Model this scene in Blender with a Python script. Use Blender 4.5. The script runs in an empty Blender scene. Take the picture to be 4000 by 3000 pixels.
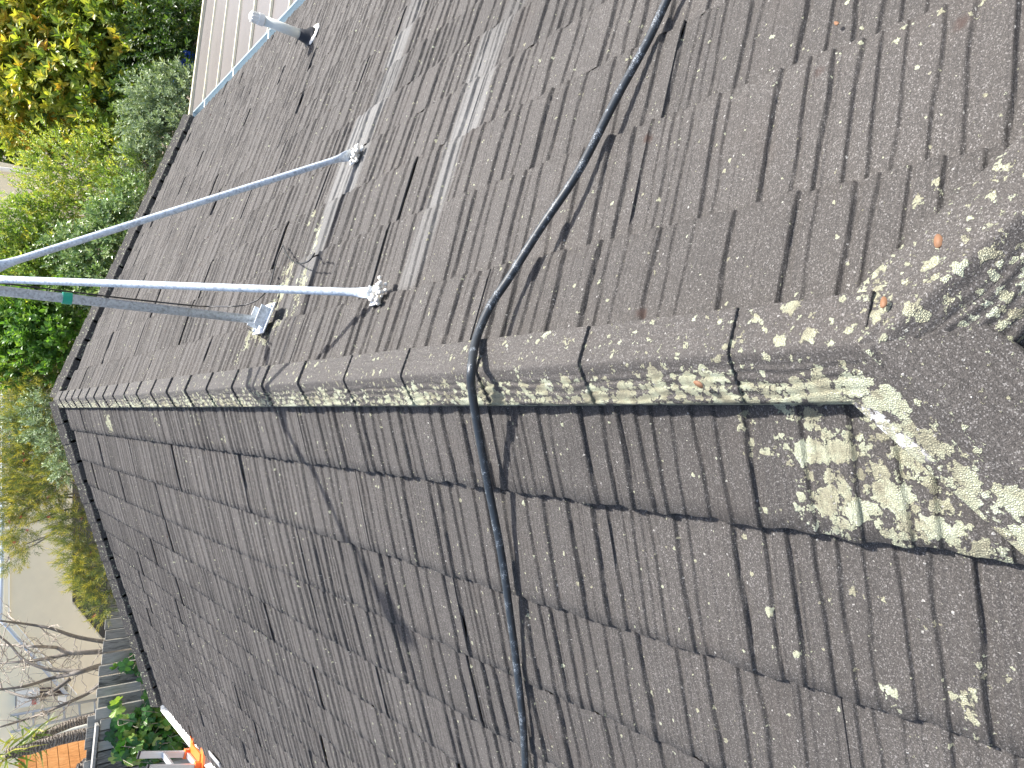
import bpy, math
import numpy as np
from mathutils import Matrix, Vector

# ------------------------------------------------------------------ camera
CAMP = np.array([-0.166543, -0.913624, 1.400646])
YAW, PITCH, ROLL, FPX = 0.0730378, 0.6813067, 0.0740177, 2840.23
TH = 0.3327561                     # roof pitch
CT, ST = math.cos(TH), math.sin(TH)
def cam_axes():
    cy, sy = math.cos(YAW), math.sin(YAW)
    f = np.array([sy*math.cos(PITCH), cy*math.cos(PITCH), -math.sin(PITCH)])
    r = np.array([cy, -sy, 0.]); u = np.cross(r, f)
    c, s = math.cos(ROLL), math.sin(ROLL)
    return c*r+s*u, -s*r+c*u, f
CR, CU, CF = cam_axes()
scene = bpy.context.scene
cd = bpy.data.cameras.new('camera'); cam = bpy.data.objects.new('camera', cd)
scene.collection.objects.link(cam)
cd.sensor_width = 36; cd.lens = FPX/4000*36; cd.clip_start = .05; cd.clip_end = 600
cam.matrix_world = Matrix(((-CU[0], CR[0], -CF[0], CAMP[0]), (-CU[1], CR[1], -CF[1], CAMP[1]),
                           (-CU[2], CR[2], -CF[2], CAMP[2]), (0, 0, 0, 1)))   # the phone was held upright, the picture lies on its side
scene.camera = cam
# ------------------------------------------------------------------ light
SUN_EL, SUN_AZ = math.radians(61), math.radians(54)      # azimuth from +Y towards +X
w = bpy.data.worlds.new('World'); scene.world = w; w.use_nodes = True
nt = w.node_tree; bg = nt.nodes['Background']
sky = nt.nodes.new('ShaderNodeTexSky'); sky.sky_type = 'NISHITA'; sky.sun_disc = False
sky.sun_elevation = SUN_EL; sky.sun_rotation = SUN_AZ; sky.air_density = 1.0; sky.dust_density = 3.; sky.ozone_density = .25
nt.links.new(sky.outputs[0], bg.inputs[0]); bg.inputs[1].default_value = 0.15
sl = bpy.data.lights.new('sun', 'SUN'); sl.energy = 5.0; sl.angle = math.radians(.85); sl.color = (1, .965, .915)
so = bpy.data.objects.new('sun', sl); scene.collection.objects.link(so)
SD = Vector((math.cos(SUN_EL)*math.sin(SUN_AZ), math.cos(SUN_EL)*math.cos(SUN_AZ), math.sin(SUN_EL)))
so.rotation_euler = SD.to_track_quat('Z', 'Y').to_euler(); so.location = (8, 4, 14)
scene.view_settings.view_transform = 'Standard'; scene.view_settings.look = 'None'
scene.view_settings.exposure = 1.22; scene.view_settings.gamma = 1
scene.cycles.max_bounces = 6; scene.cycles.transparent_max_bounces = 4

COL = scene.collection
rng = np.random.default_rng(11)
X3, Y3, Z3 = np.eye(3)

# ------------------------------------------------------------------ helpers: rays
def ray(x, y):
    d = CR*(1500-y) + CU*(2000-x) + CF*FPX
    return d/np.linalg.norm(d)
def at_y(x, y, Y): d = ray(x, y); return CAMP+d*(Y-CAMP[1])/d[1]
def at_z(x, y, Z): d = ray(x, y); return CAMP+d*(Z-CAMP[2])/d[2]
def hit(x, y, sgn, h=0.):
    n = np.array([sgn*ST, 0, CT]); d = ray(x, y)
    return CAMP+d*((h-n@CAMP)/(n@d))
def rad_at(P, px): return px*np.linalg.norm(np.asarray(P)-CAMP)/FPX

# ------------------------------------------------------------------ helpers: objects
def tag(o, label=None, cat=None, group=None, kind=None):
    if label: o['label'] = label
    if cat: o['category'] = cat
    if group: o['group'] = group
    if kind: o['kind'] = kind
    return o
def empty(name, loc, label, cat, group=None):
    o = bpy.data.objects.new(name, None); COL.objects.link(o); o.location = loc; o.empty_display_size = .2
    return tag(o, label, cat, group)
def link(name, me, m, parent=None):
    o = bpy.data.objects.new(name, me); COL.objects.link(o)
    if m is not None and not len(me.materials): me.materials.append(m)
    if parent is not None:
        o.parent = parent
        if parent.parent is None: o.matrix_parent_inverse = Matrix.Translation(-parent.location)
    return o
class MB:
    """collects arrays of vertices and faces (quads / tris / ngons) into one mesh"""
    def __init__(s): s.V, s.F, s.A, s.n = [], [], {}, 0
    def add(s, V, F, **at):
        V = np.asarray(V, float).reshape(-1, 3)
        s.V.append(V)
        for f in (F if isinstance(F, list) else [F]):
            f = np.asarray(f, np.int64)
            if f.ndim == 1: f = f[None]
            s.F.append(f+s.n)
        for k in set(list(at)+list(s.A)):
            s.A.setdefault(k, [np.zeros(s.n)] if s.n else [])
            a = at.get(k, 0.)
            s.A[k].append(np.broadcast_to(np.asarray(a, float), (len(V),)).copy())
        s.n += len(V); return s
    def box(s, c, sx, sy, sz, ax=X3, ay=Y3, az=Z3, **at):
        c = np.asarray(c, float)
        V = [c+ax*sx/2*i+ay*sy/2*j+az*sz/2*k for k in (-1, 1) for j in (-1, 1) for i in (-1, 1)]
        return s.add(V, np.array([[0, 2, 3, 1], [4, 5, 7, 6], [0, 1, 5, 4], [2, 6, 7, 3], [0, 4, 6, 2], [1, 3, 7, 5]]), **at)
    def tube(s, P, R, n=10, cap=True, flat=None, **at):
        P = np.asarray(P, float); m = len(P)
        R = np.broadcast_to(np.asarray(R, float), (m,))
        T = np.gradient(P, axis=0); T /= np.linalg.norm(T, axis=1)[:, None]
        ref = np.array([0, 0, 1.]) if abs(T[0][2]) < .9 else np.array([1., 0, 0])
        if flat is not None: ref = np.asarray(flat[0], float)
        V = []
        for i in range(m):
            a = np.cross(T[i], ref); a /= np.linalg.norm(a); b = np.cross(a, T[i])
            if flat is None: ref = b
            fa, fb = (1, 1) if flat is None else flat[1][i]
            t = np.arange(n)/n*2*np.pi
            V.append(P[i]+R[i]*(np.cos(t)[:, None]*a*fa+np.sin(t)[:, None]*b*fb))
        i = np.arange(m-1)[:, None]*n; j = np.arange(n)[None]; k = (j+1) % n
        F = [np.stack([i+j, i+k, i+n+k, i+n+j], -1).reshape(-1, 4)]
        if cap: F += [np.arange(n)[::-1].copy(), np.arange(n)+(m-1)*n]
        return s.add(np.concatenate(V), F, **at)
    def prism(s, poly, d, **at):
        poly = np.asarray(poly, float); n = len(poly); d = np.asarray(d, float)
        j = np.arange(n); k = (j+1) % n
        return s.add(np.concatenate([poly, poly+d]), [np.stack([j, k, k+n, j+n], -1), j[::-1].copy(), j+n], **at)
    def build(s, name, m, parent=None, smooth=False):
        me = bpy.data.meshes.new(name)
        V = np.concatenate(s.V)
        me.vertices.add(len(V)); me.vertices.foreach_set('co', V.astype(np.float32).ravel())
        cnt = np.concatenate([np.full(len(f), f.shape[1]) for f in s.F])
        idx = np.concatenate([f.ravel() for f in s.F])
        me.loops.add(len(idx)); me.loops.foreach_set('vertex_index', idx.astype(np.int32))
        me.polygons.add(len(cnt))
        st = np.zeros(len(cnt), np.int32); st[1:] = np.cumsum(cnt)[:-1]
        me.polygons.foreach_set('loop_start', st); me.polygons.foreach_set('loop_total', cnt.astype(np.int32))
        for k, a in s.A.items():
            at = me.attributes.new(k, 'FLOAT', 'POINT'); at.data.foreach_set('value', np.concatenate(a).astype(np.float32))
        me.update(calc_edges=True); me.validate()
        me.polygons.foreach_set('use_smooth', np.full(len(me.polygons), smooth))
        return link(name, me, m, parent)
def smooth_path(P, n=8):
    P = np.asarray(P, float); Q = np.vstack([2*P[0]-P[1], P, 2*P[-1]-P[-2]]); out = []
    for i in range(1, len(Q)-2):
        for t in np.arange(n)/n:
            a, b, c, d = Q[i-1], Q[i], Q[i+1], Q[i+2]
            out.append(.5*((2*b)+(c-a)*t+(2*a-5*b+4*c-d)*t*t+(3*b-a-3*c+d)*t**3))
    out.append(P[-1]); return np.array(out)

# ------------------------------------------------------------------ helpers: materials
class NT:
    def __init__(s, name):
        s.m = bpy.data.materials.new(name); s.m.use_nodes = True; s.t = s.m.node_tree
        s.b = s.t.nodes['Principled BSDF']
    def n(s, typ, ins=None, **props):
        d = s.t.nodes.new('ShaderNode'+typ)
        for k, v in props.items(): setattr(d, k, v)
        for k, v in (ins or {}).items(): s.set(d, k, v)
        return d
    def set(s, d, k, v):
        i = d.inputs[k]
        if isinstance(v, bpy.types.NodeSocket): s.t.links.new(v, i)
        elif isinstance(v, bpy.types.Node): s.t.links.new(v.outputs[0], i)
        else: i.default_value = v
    def math(s, op, a, b=0., c=None, clamp=False):
        ins = {0: a, 1: b}
        if c is not None: ins[2] = c
        return s.n('Math', ins, operation=op, use_clamp=clamp).outputs[0]
    def attr(s, name): return s.n('Attribute', attribute_name=name).outputs['Fac']
    def pos(s): return s.n('NewGeometry').outputs['Position']
    def noise(s, vec, scale, detail=3., rough=.55, dist=0.): return s.n('TexNoise', {'Vector': vec, 'Scale': scale, 'Detail': detail, 'Roughness': rough, 'Distortion': dist}).outputs['Fac']
    def mapping(s, vec, scale=(1, 1, 1), rot=(0, 0, 0)): return s.n('Mapping', {'Vector': vec, 'Scale': scale, 'Rotation': rot}).outputs[0]
    def ramp(s, f, stops, interp='LINEAR'):
        r = s.n('ValToRGB', {0: f}); cr = r.color_ramp; cr.interpolation = interp
        while len(cr.elements) < len(stops): cr.elements.new(.5)
        for e, (p, c) in zip(cr.elements, stops):
            e.position = p; e.color = (*(c if isinstance(c, (tuple, list)) else (c, c, c)), 1)
        return r.outputs[0]
    def step(s, f, a, b): return s.n('MapRange', {0: f, 1: a, 2: b, 3: 0., 4: 1.}, interpolation_type='SMOOTHSTEP').outputs[0]
    def mix(s, f, a, b, mode='MIX'):
        d = s.n('Mix', data_type='RGBA', blend_type=mode)
        for k, v in ((0, f), (6, a), (7, b)):
            if isinstance(v, (tuple, list)) and len(v) == 3: v = (*v, 1)
            s.set(d, k, v)
        return d.outputs[2]
    def done(s, col=None, rough=None, bump=None, bstr=.5, bdist=.002, **kw):
        if col is not None: s.set(s.b, 'Base Color', (*col, 1) if isinstance(col, tuple) else col)
        if rough is not None: s.set(s.b, 'Roughness', rough)
        if bump is not None:
            bm = s.n('Bump', {'Height': bump, 'Strength': bstr, 'Distance': bdist}); s.set(s.b, 'Normal', bm)
        for k, v in kw.items(): s.set(s.b, k.replace('_', ' '), v)
        return s.m
def plain(name, col, rough=.6, var=.12, scale=6., metal=0., bump=0., bscale=60., spec=.5):
    """paint / metal / plastic with blotchy wear"""
    t = NT(name); p = t.pos()
    f = t.noise(p, scale, 5.); g = t.noise(p, scale*9, 3.)
    k = t.math('MULTIPLY_ADD', f, var*2, 1-var); k = t.math('MULTIPLY_ADD', g, var, t.math('SUBTRACT', k, var/2))
    c = t.mix(1., col, t.n('CombineColor', {0: k, 1: k, 2: k}).outputs[0], 'MULTIPLY')
    r = t.math('MULTIPLY_ADD', g, .2, rough-.1)
    return t.done(c, r, t.noise(p, bscale, 3.) if bump else None, .5, bump or .001, Metallic=metal, **{'Specular_IOR_Level': spec})

def tile_material(name, base=1., lichen=True, wrinkle=None):
    t = NT(name); p = t.pos()
    gr = t.noise(p, 480., 2., .7)                         # stone granules
    gr2 = t.n('TexVoronoi', {'Vector': p, 'Scale': 420., 'Randomness': 1.}).outputs['Color']
    gsep = t.n('SeparateColor', {0: gr2}).outputs[0]
    c = t.ramp(gr, [(.26, (.010*base, .0092*base, .0084*base)), (.46, (.040*base, .0362*base, .0330*base)), (.60, (.073*base, .066*base, .060*base)), (.78, (.25, .24, .23))])
    c = t.mix(.55, c, t.ramp(gsep, [(0, (.012*base, .011*base, .0102*base)), (.55, (.042*base, .0380*base, .0346*base)), (.86, (.079*base, .071*base, .065*base)), (1, (.25, .24, .23))]))
    big = t.noise(p, 1.3, 4.); mid = t.noise(p, 9., 4., .6)
    k = t.math('MULTIPLY_ADD', big, .5, .75); k = t.math('MULTIPLY', k, t.math('MULTIPLY_ADD', mid, .28, .86))
    k = t.math('MULTIPLY', k, t.math('ADD', t.attr('pv'), 1.))
    c = t.mix(1., c, t.n('CombineColor', {0: k, 1: k, 2: k}).outputs[0], 'MULTIPLY')
    # brown algae bloom in shape of its own
    br = t.step(t.noise(t.mapping(p, (1, 1, 1)), 3.1, 5., .62), .52, .75)
    c = t.mix(t.math('MULTIPLY', br, .22), c, (.055, .044, .037))
    # zinc run-off streaks under the galvanised feet: paler clean granules
    z = t.math('MULTIPLY', t.attr('zinc'), t.math('MULTIPLY_ADD', mid, .5, .72), clamp=True)
    c = t.mix(t.math('MULTIPLY', z, .62), c, t.mix(.5, c, (.30, .305, .30)))
    # rusty moss dots
    vr = t.n('TexVoronoi', {'Vector': p, 'Scale': 7., 'Randomness': 1.})
    rs = t.n('SeparateColor', {0: vr.outputs['Color']})
    rust = t.math('MULTIPLY', t.step(t.math('ADD', vr.outputs['Distance'], t.math('MULTIPLY', t.noise(p, 70., 3.), .14)), .24, .12), t.step(rs.outputs[0], .93, .95))
    c = t.mix(t.math('MULTIPLY', rust, .8), c, (.035, .018, .013))
    c = t.mix(t.math('MULTIPLY', t.attr('wht'), t.step(t.noise(p, 60., 3.), .36, .46)), c, (.74, .74, .74))
    # lichen: scattered specks, then rosettes where the density says so
    def cells(scale, amp, nscale):
        pp = t.n('VectorMath', {0: p, 1: t.n('VectorMath', {0: t.n('TexNoise', {'Vector': p, 'Scale': nscale, 'Detail': 3.}).outputs['Color'], 1: (amp, amp, amp)}, operation='MULTIPLY').outputs[0]}, operation='ADD').outputs[0]
        v = t.n('TexVoronoi', {'Vector': pp, 'Scale': scale, 'Randomness': 1.})
        s_ = t.n('SeparateColor', {0: v.outputs['Color']})
        return v.outputs['Distance'], s_.outputs[0], s_.outputs[1]
    L = t.attr('lich') if lichen else 0.
    d1, a1, b1 = cells(34., .022, 90.)
    rad = t.math('MULTIPLY', t.math('POWER', a1, 7.), t.math('MULTIPLY_ADD', L, .45, .26))
    sp = t.step(t.math('SUBTRACT', d1, rad), .02, -.02)
    sp = t.math('MULTIPLY', sp, t.step(a1, .60, .66))
    d0, a0, b0 = cells(75., .01, 150.)
    sp0 = t.math('MULTIPLY', t.step(t.math('SUBTRACT', d0, t.math('MULTIPLY', t.math('POWER', a0, 9.), .28)), .03, -.03), t.step(a0, .7, .8))
    d2, a2, b2 = cells(17., .045, 60.)
    r2 = t.math('MULTIPLY', t.math('MULTIPLY_ADD', a2, .62, .26), t.math('SUBTRACT', t.math('MULTIPLY', L, 1.42), .22))
    m2 = t.step(t.math('SUBTRACT', d2, r2), .03, -.03)
    d3, a3, b3 = cells(46., .028, 110.)
    r3 = t.math('MULTIPLY', t.math('MULTIPLY_ADD', a3, .8, .12), t.math('SUBTRACT', t.math('MULTIPLY', L, 1.35), .16))
    m3 = t.step(t.math('SUBTRACT', d3, r3), .04, -.04)
    lob = t.n('TexVoronoi', {'Vector': p, 'Scale': 240., 'Randomness': 1.}, feature='DISTANCE_TO_EDGE').outputs['Distance']
    m = t.math('MAXIMUM', t.math('MAXIMUM', sp, sp0), t.math('MAXIMUM', m2, m3))
    m = t.math('MULTIPLY', m, t.math('ADD', t.math('MULTIPLY', t.math('MULTIPLY', t.step(lob, .0, .10), t.step(t.noise(p, 140., 3., .7), .30, .46)), .55), .45))
    tone = t.math('MULTIPLY_ADD', t.noise(p, 26., 4.), .9, t.math('MULTIPLY', b2, .25))
    lc = t.ramp(tone, [(.28, (.20, .185, .13)), (.48, (.34, .33, .23)), (.66, (.43, .45, .32)), (.85, (.50, .53, .41))])
    lc = t.mix(t.math('MULTIPLY', t.math('MULTIPLY', sp0, t.step(b0, .3, .6)), 1.), lc, (.42, .41, .39))
    c = t.mix(m, c, lc)
    hgt = t.math('MULTIPLY_ADD', m, 1.5, t.math('MULTIPLY', gr, 1.))
    hgt = t.math('ADD', hgt, t.math('MULTIPLY', gsep, .35))
    hgt = t.math('ADD', hgt, t.math('MULTIPLY', t.math('MULTIPLY', lob, m), 4.))
    return t.done(c, t.math('MULTIPLY_ADD', m, .15, .74), hgt, .9, .0016, **{'Specular_IOR_Level': .35})

M = {}
M['tile'] = tile_material('stone coated tile')
M['cap'] = tile_material('stone coated ridge cap', 1.02)
def galv(name, tone, rough=.42):
    t = NT(name); p = t.pos()
    a = t.noise(p, 40., 4., .6); v = t.n('TexVoronoi', {'Vector': p, 'Scale': 120.}).outputs['Color']
    sep = t.n('SeparateColor', {0: v}).outputs[0]
    f = t.math('MULTIPLY_ADD', sep, .35, t.math('MULTIPLY', a, .65))
    c = t.ramp(f, [(.25, tuple(x*.62 for x in tone)), (.5, tone), (.8, tuple(min(.9, x*1.22) for x in tone))])
    return t.done(c, t.math('MULTIPLY_ADD', a, .25, rough-.1), t.noise(p, 150., 2.), .25, .001, Metallic=.12)
M['galv'] = galv('galvanised steel', (.50, .55, .60))
M['galv_bright'] = galv('weathered zinc', (.58, .61, .63), .5)
M['white_blob'] = plain('white sealant', (.72, .69, .62), .6, .2, 40., bump=.004, bscale=120.)
def hose_mat():
    t = NT('black rubber hose'); p = t.pos()
    a = t.noise(p, 22., 5., .7); b = t.noise(p, 260., 3., .6)
    sc = t.math('MULTIPLY', t.step(a, .50, .60), t.step(b, .50, .62))
    c = t.mix(t.math('MULTIPLY', sc, .75), (.017, .022, .027), (.34, .38, .42))
    return t.done(c, t.math('MULTIPLY_ADD', b, .3, .30), b, .3, .001)
M['hose'] = hose_mat()
M['wire'] = plain('black cable jacket', (.012, .012, .013), .4)
M['tape'] = plain('green tape', (.0, .30, .20), .45)
M['gutter_white'] = plain('white gutter paint', (.80, .80, .78), .4, .06, 4.)
M['gutter_blue'] = plain('blue grey gutter paint', (.36, .43, .46), .42, .1, 5.)
M['pvc'] = plain('white pipe plastic', (.66, .66, .58), .4, .07, 5.)
M['rubber'] = plain('black rubber collar', (.012, .012, .014), .55)
M['wall'] = plain('pale render', (.88, .79, .59), .85, .06, .9, bump=.003, bscale=40.)
M['wall2'] = plain('grey cream render', (.72, .655, .50), .85, .09, .8, bump=.003, bscale=40.)
M['shade_and_dark_trim'] = plain('dark grey stair shade and fittings', (.06, .062, .065), .8)  # dark colour stands for shade under the stair, also colours real dark fittings
M['steel_rail'] = plain('grey blue handrail paint', (.42, .48, .55), .35, .08)
M['white_trim'] = plain('white trim', (.82, .80, .74), .5, .05)
M['meter'] = plain('white meter box', (.78, .77, .72), .45, .06)
M['copper'] = plain('dark lagged pipe', (.07, .045, .04), .6)
M['red'] = plain('red label', (.45, .12, .10), .5)
M['alu'] = plain('brushed aluminium', (.62, .63, .63), .35, .08, 12., metal=.55)
M['alu_grey'] = plain('weathered aluminium', (.45, .45, .43), .5, .12, 12., metal=.2)
M['orange'] = plain('orange plastic', (.85, .17, .03), .4, .06)
M['brown_sheet'] = plain('brown roofing sheet', (.088, .078, .073), .5, .10, 1.5)
M['cream_rib'] = plain('cream flashing strip', (.62, .56, .40), .5, .1, 6.)
M['blue_plastic'] = plain('blue plastic', (.02, .10, .55), .4)
M['dry_leaf'] = plain('dry leaf', (.17, .085, .042), .7, .2, 60.)
def timber(name, cols, axis, sc=(1.2, 1.2, 1.2), bump=.003):
    t = NT(name); p = t.pos()
    q = t.mapping(p, axis)
    g = t.noise(q, 9., 6., .65, .4); b = t.noise(p, 2.2, 4.); k = t.attr('pv')
    f = t.math('ADD', t.math('MULTIPLY_ADD', g, .8, t.math('MULTIPLY', b, .45)), t.math('SUBTRACT', k, .12))
    c = t.ramp(f, cols)
    return t.done(c, .82, g, .6, bump)
M['paling'] = timber('weathered grey paling', [(.30, (.05, .05, .047)), (.46, (.20, .20, .185)), (.66, (.31, .305, .28)), (.9, (.42, .41, .37))], (6, 6, .7))
M['orange_timber'] = timber('oiled orange timber', [(.3, (.32, .12, .035)), (.55, (.55, .25, .08)), (.8, (.70, .37, .15))], (5, 5, .8))
M['bark_grey'] = timber('grey bark', [(.3, (.09, .08, .07)), (.55, (.22, .195, .165)), (.8, (.40, .36, .31))], (14, 14, 2.), bump=.01)
M['bark_pale'] = timber('pale bare branch bark', [(.3, (.16, .13, .105)), (.55, (.34, .29, .235)), (.8, (.55, .49, .41))], (14, 14, 3.), bump=.004)
def palm_bark():
    t = NT('palm trunk'); p = t.pos()
    wv = t.n('TexWave', {'Vector': p, 'Scale': 7.5, 'Distortion': 9., 'Detail': 4., 'Detail Scale': 2.}, bands_direction='Z').outputs['Fac']
    g = t.noise(t.mapping(p, (20, 20, 4)), 3., 4.)
    c = t.ramp(t.math('MULTIPLY_ADD', wv, .45, t.math('MULTIPLY', g, .55)), [(.25, (.06, .05, .042)), (.55, (.20, .17, .14)), (.85, (.36, .32, .27))])
    return t.done(c, .9, wv, .8, .02)
M['palm'] = palm_bark()
def leaf_mat(name, stops, trans=.45, rough=.38, vein=True, spec=.5):
    """leaf colour follows the leaf's own random tint, not the light"""
    t = NT(name); k = t.attr('tint'); p = t.pos()
    c = t.ramp(t.math('MULTIPLY_ADD', t.noise(p, 30., 2.), .16, t.math('SUBTRACT', k, .08)), stops)
    t.done(c, rough, **{'Specular_IOR_Level': spec})
    out = t.t.nodes['Material Output']
    tr = t.n('BsdfTranslucent', {'Color': t.mix(1., c, (1.25, 1.3, .6), 'MULTIPLY')})
    mx = t.n('MixShader', {0: trans, 1: t.b.outputs[0], 2: tr.outputs[0]})
    t.t.links.new(mx.outputs[0], out.inputs[0]); return t.m
M['magnolia'] = leaf_mat('magnolia leaf', [(.0, (.045, .095, .018)), (.36, (.17, .25, .04)), (.60, (.38, .42, .07)), (.84, (.52, .44, .07)), (1., (.60, .34, .05))])
M['greyleaf'] = leaf_mat('grey green leaf', [(0, (.13, .19, .11)), (.5, (.25, .32, .18)), (1, (.38, .45, .25))], .2, .5)
M['limeleaf'] = leaf_mat('lime leaf', [(0, (.08, .15, .03)), (.5, (.20, .29, .06)), (.8, (.34, .40, .09)), (1, (.46, .43, .08))])
M['variegated'] = leaf_mat('pale glossy leaf', [(0, (.05, .10, .03)), (.5, (.16, .25, .09)), (1, (.36, .44, .22))], .25, .25)
M['greenleaf'] = leaf_mat('fresh green leaf', [(0, (.045, .12, .02)), (.5, (.11, .23, .035)), (.85, (.22, .34, .05)), (1, (.40, .40, .07))])
M['needle'] = leaf_mat('needle leaf', [(0, (.07, .11, .045)), (.45, (.17, .21, .07)), (.7, (.40, .37, .08)), (1, (.58, .48, .09))], .3, .5)
M['redflower'] = leaf_mat('red flower', [(0, (.40, .02, .04)), (1, (.62, .10, .10))], .2, .5)
M['vine'] = leaf_mat('grape vine leaf', [(0, (.02, .085, .015)), (.45, (.05, .155, .025)), (.72, (.17, .33, .045)), (1, (.48, .52, .13))], .3, .4)
M['darkleaf'] = leaf_mat('dark far leaf', [(0, (.03, .07, .02)), (.6, (.09, .15, .03)), (.85, (.22, .21, .04)), (1, (.38, .28, .05))])
M['strap'] = leaf_mat('strap leaf', [(0, (.06, .11, .02)), (.6, (.15, .21, .04)), (1, (.42, .36, .08))], .3, .35)
M['soil'] = plain('garden soil and mulch', (.14, .115, .085), .95, .3, 1.2, bump=.05, bscale=14.)

# ------------------------------------------------------------------ setting: ground (the garden behind is a step higher)
g = MB()
xs = np.concatenate([np.linspace(-300, -30, 7), np.linspace(-20, 20, 21), np.linspace(30, 300, 7)])
ys = np.concatenate([np.linspace(-300, -10, 7), np.linspace(-4, 10.4, 6), np.linspace(10.7, 11.4, 4), np.linspace(12, 30, 10), np.linspace(40, 400, 7)])
gx, gy = np.meshgrid(xs, ys)
gz = -3.95+.95*np.clip((gy-10.6)/.8, 0, 1)+rng.normal(0, .03, gx.shape)
nx, ny = len(xs), len(ys)
i, j = np.meshgrid(np.arange(nx-1), np.arange(ny-1)); a = (j*nx+i).ravel()
g.add(np.stack([gx, gy, gz], -1), np.stack([a, a+1, a+nx+1, a+nx], -1))
tag(g.build('ground', M['soil'], smooth=True), kind='structure')

pv_ = MB(); pv_.box((-5, 14.9, -2.92), 22, 4.4, .02)  # pale slab added to bounce sunlight up onto the neighbour's wall
M['bounce_concrete'] = plain('pale concrete for light bounce', (.62, .59, .52), .85, .15, 2., bump=.003)
tag(pv_.build('bounce_slab', M['bounce_concrete']), kind='structure')
# ------------------------------------------------------------------ house: tiled roof
house = empty('house', (0, 5, -3.95), 'house under a dark brown shake-pattern tile roof spotted with pale lichen', 'house')
SK = [0.0, .41, .815, 1.175, 1.505, 1.81, 2.11, 2.385, 2.635, 2.9, 3.14, 3.36, 3.58, 3.79, 3.98, 4.16, 4.36]
LIPS = [.018, .032, .020]+[.0095]*20     # how far each course stands over the next
YF = 10.02                 # tile ends at the far gable
YJ = -.31                  # the ridge ends here and splits into two hips
PL = 1.573                 # length of one pressed panel
def make_variant(r):
    n = int(PL*1000); h = np.zeros(n); x = np.arange(n)/1000.
    u = -.02
    while u < PL:
        wd = r.choice([r.uniform(.03, .06), r.uniform(.06, .10), r.uniform(.10, .17)], p=[.36, .40, .24])
        rise = r.uniform(.011, .020) if wd > .06 else r.uniform(.006, .013)
        ui = (x-u)/wd; s = (ui >= 0) & (ui < 1)
        prof = np.clip((x-u)/.0055, 0, 1); prof = prof*prof*(3-2*prof)
        dec = np.clip(1-ui, 0, 1)**r.uniform(.7, 1.5)
        h[s] += (rise*prof*dec)[s]
        a = r.choice([.0006, .0018, .0032], p=[.3, .4, .3]); wl = r.uniform(.012, .024); ph = r.uniform(0, 6)
        if wd > .06 and r.random() < .7:          # fine split-wood lines between the big steps
            v = u+.012
            while v < u+wd-.012:
                w2 = r.uniform(.010, .034); q2 = (x-v)/w2; s2 = (q2 >= 0) & (q2 < 1)
                h[s2] += (r.uniform(.0016, .0052)*np.clip((x-v)/.004, 0, 1)*np.clip(1-q2, 0, 1))[s2]; v += w2
        rp = a*(1-np.abs(np.sin((x-u)/wl*np.pi+ph+1.2*np.sin((x-u)*37)))**.8)
        h[s] += (rp*np.clip(ui*6, 0, 1)*np.clip((1-ui)*6, 0, 1))[s]
        u += wd
    return h
VAR = [make_variant(np.random.default_rng(40+i)) for i in range(5)]
def prof_at(v, u):
    q = np.clip(u*1000, 0, len(VAR[v])-1.001); i0 = q.astype(int); f = q-i0
    return VAR[v][i0]*(1-f)+VAR[v][i0+1]*f

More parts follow.
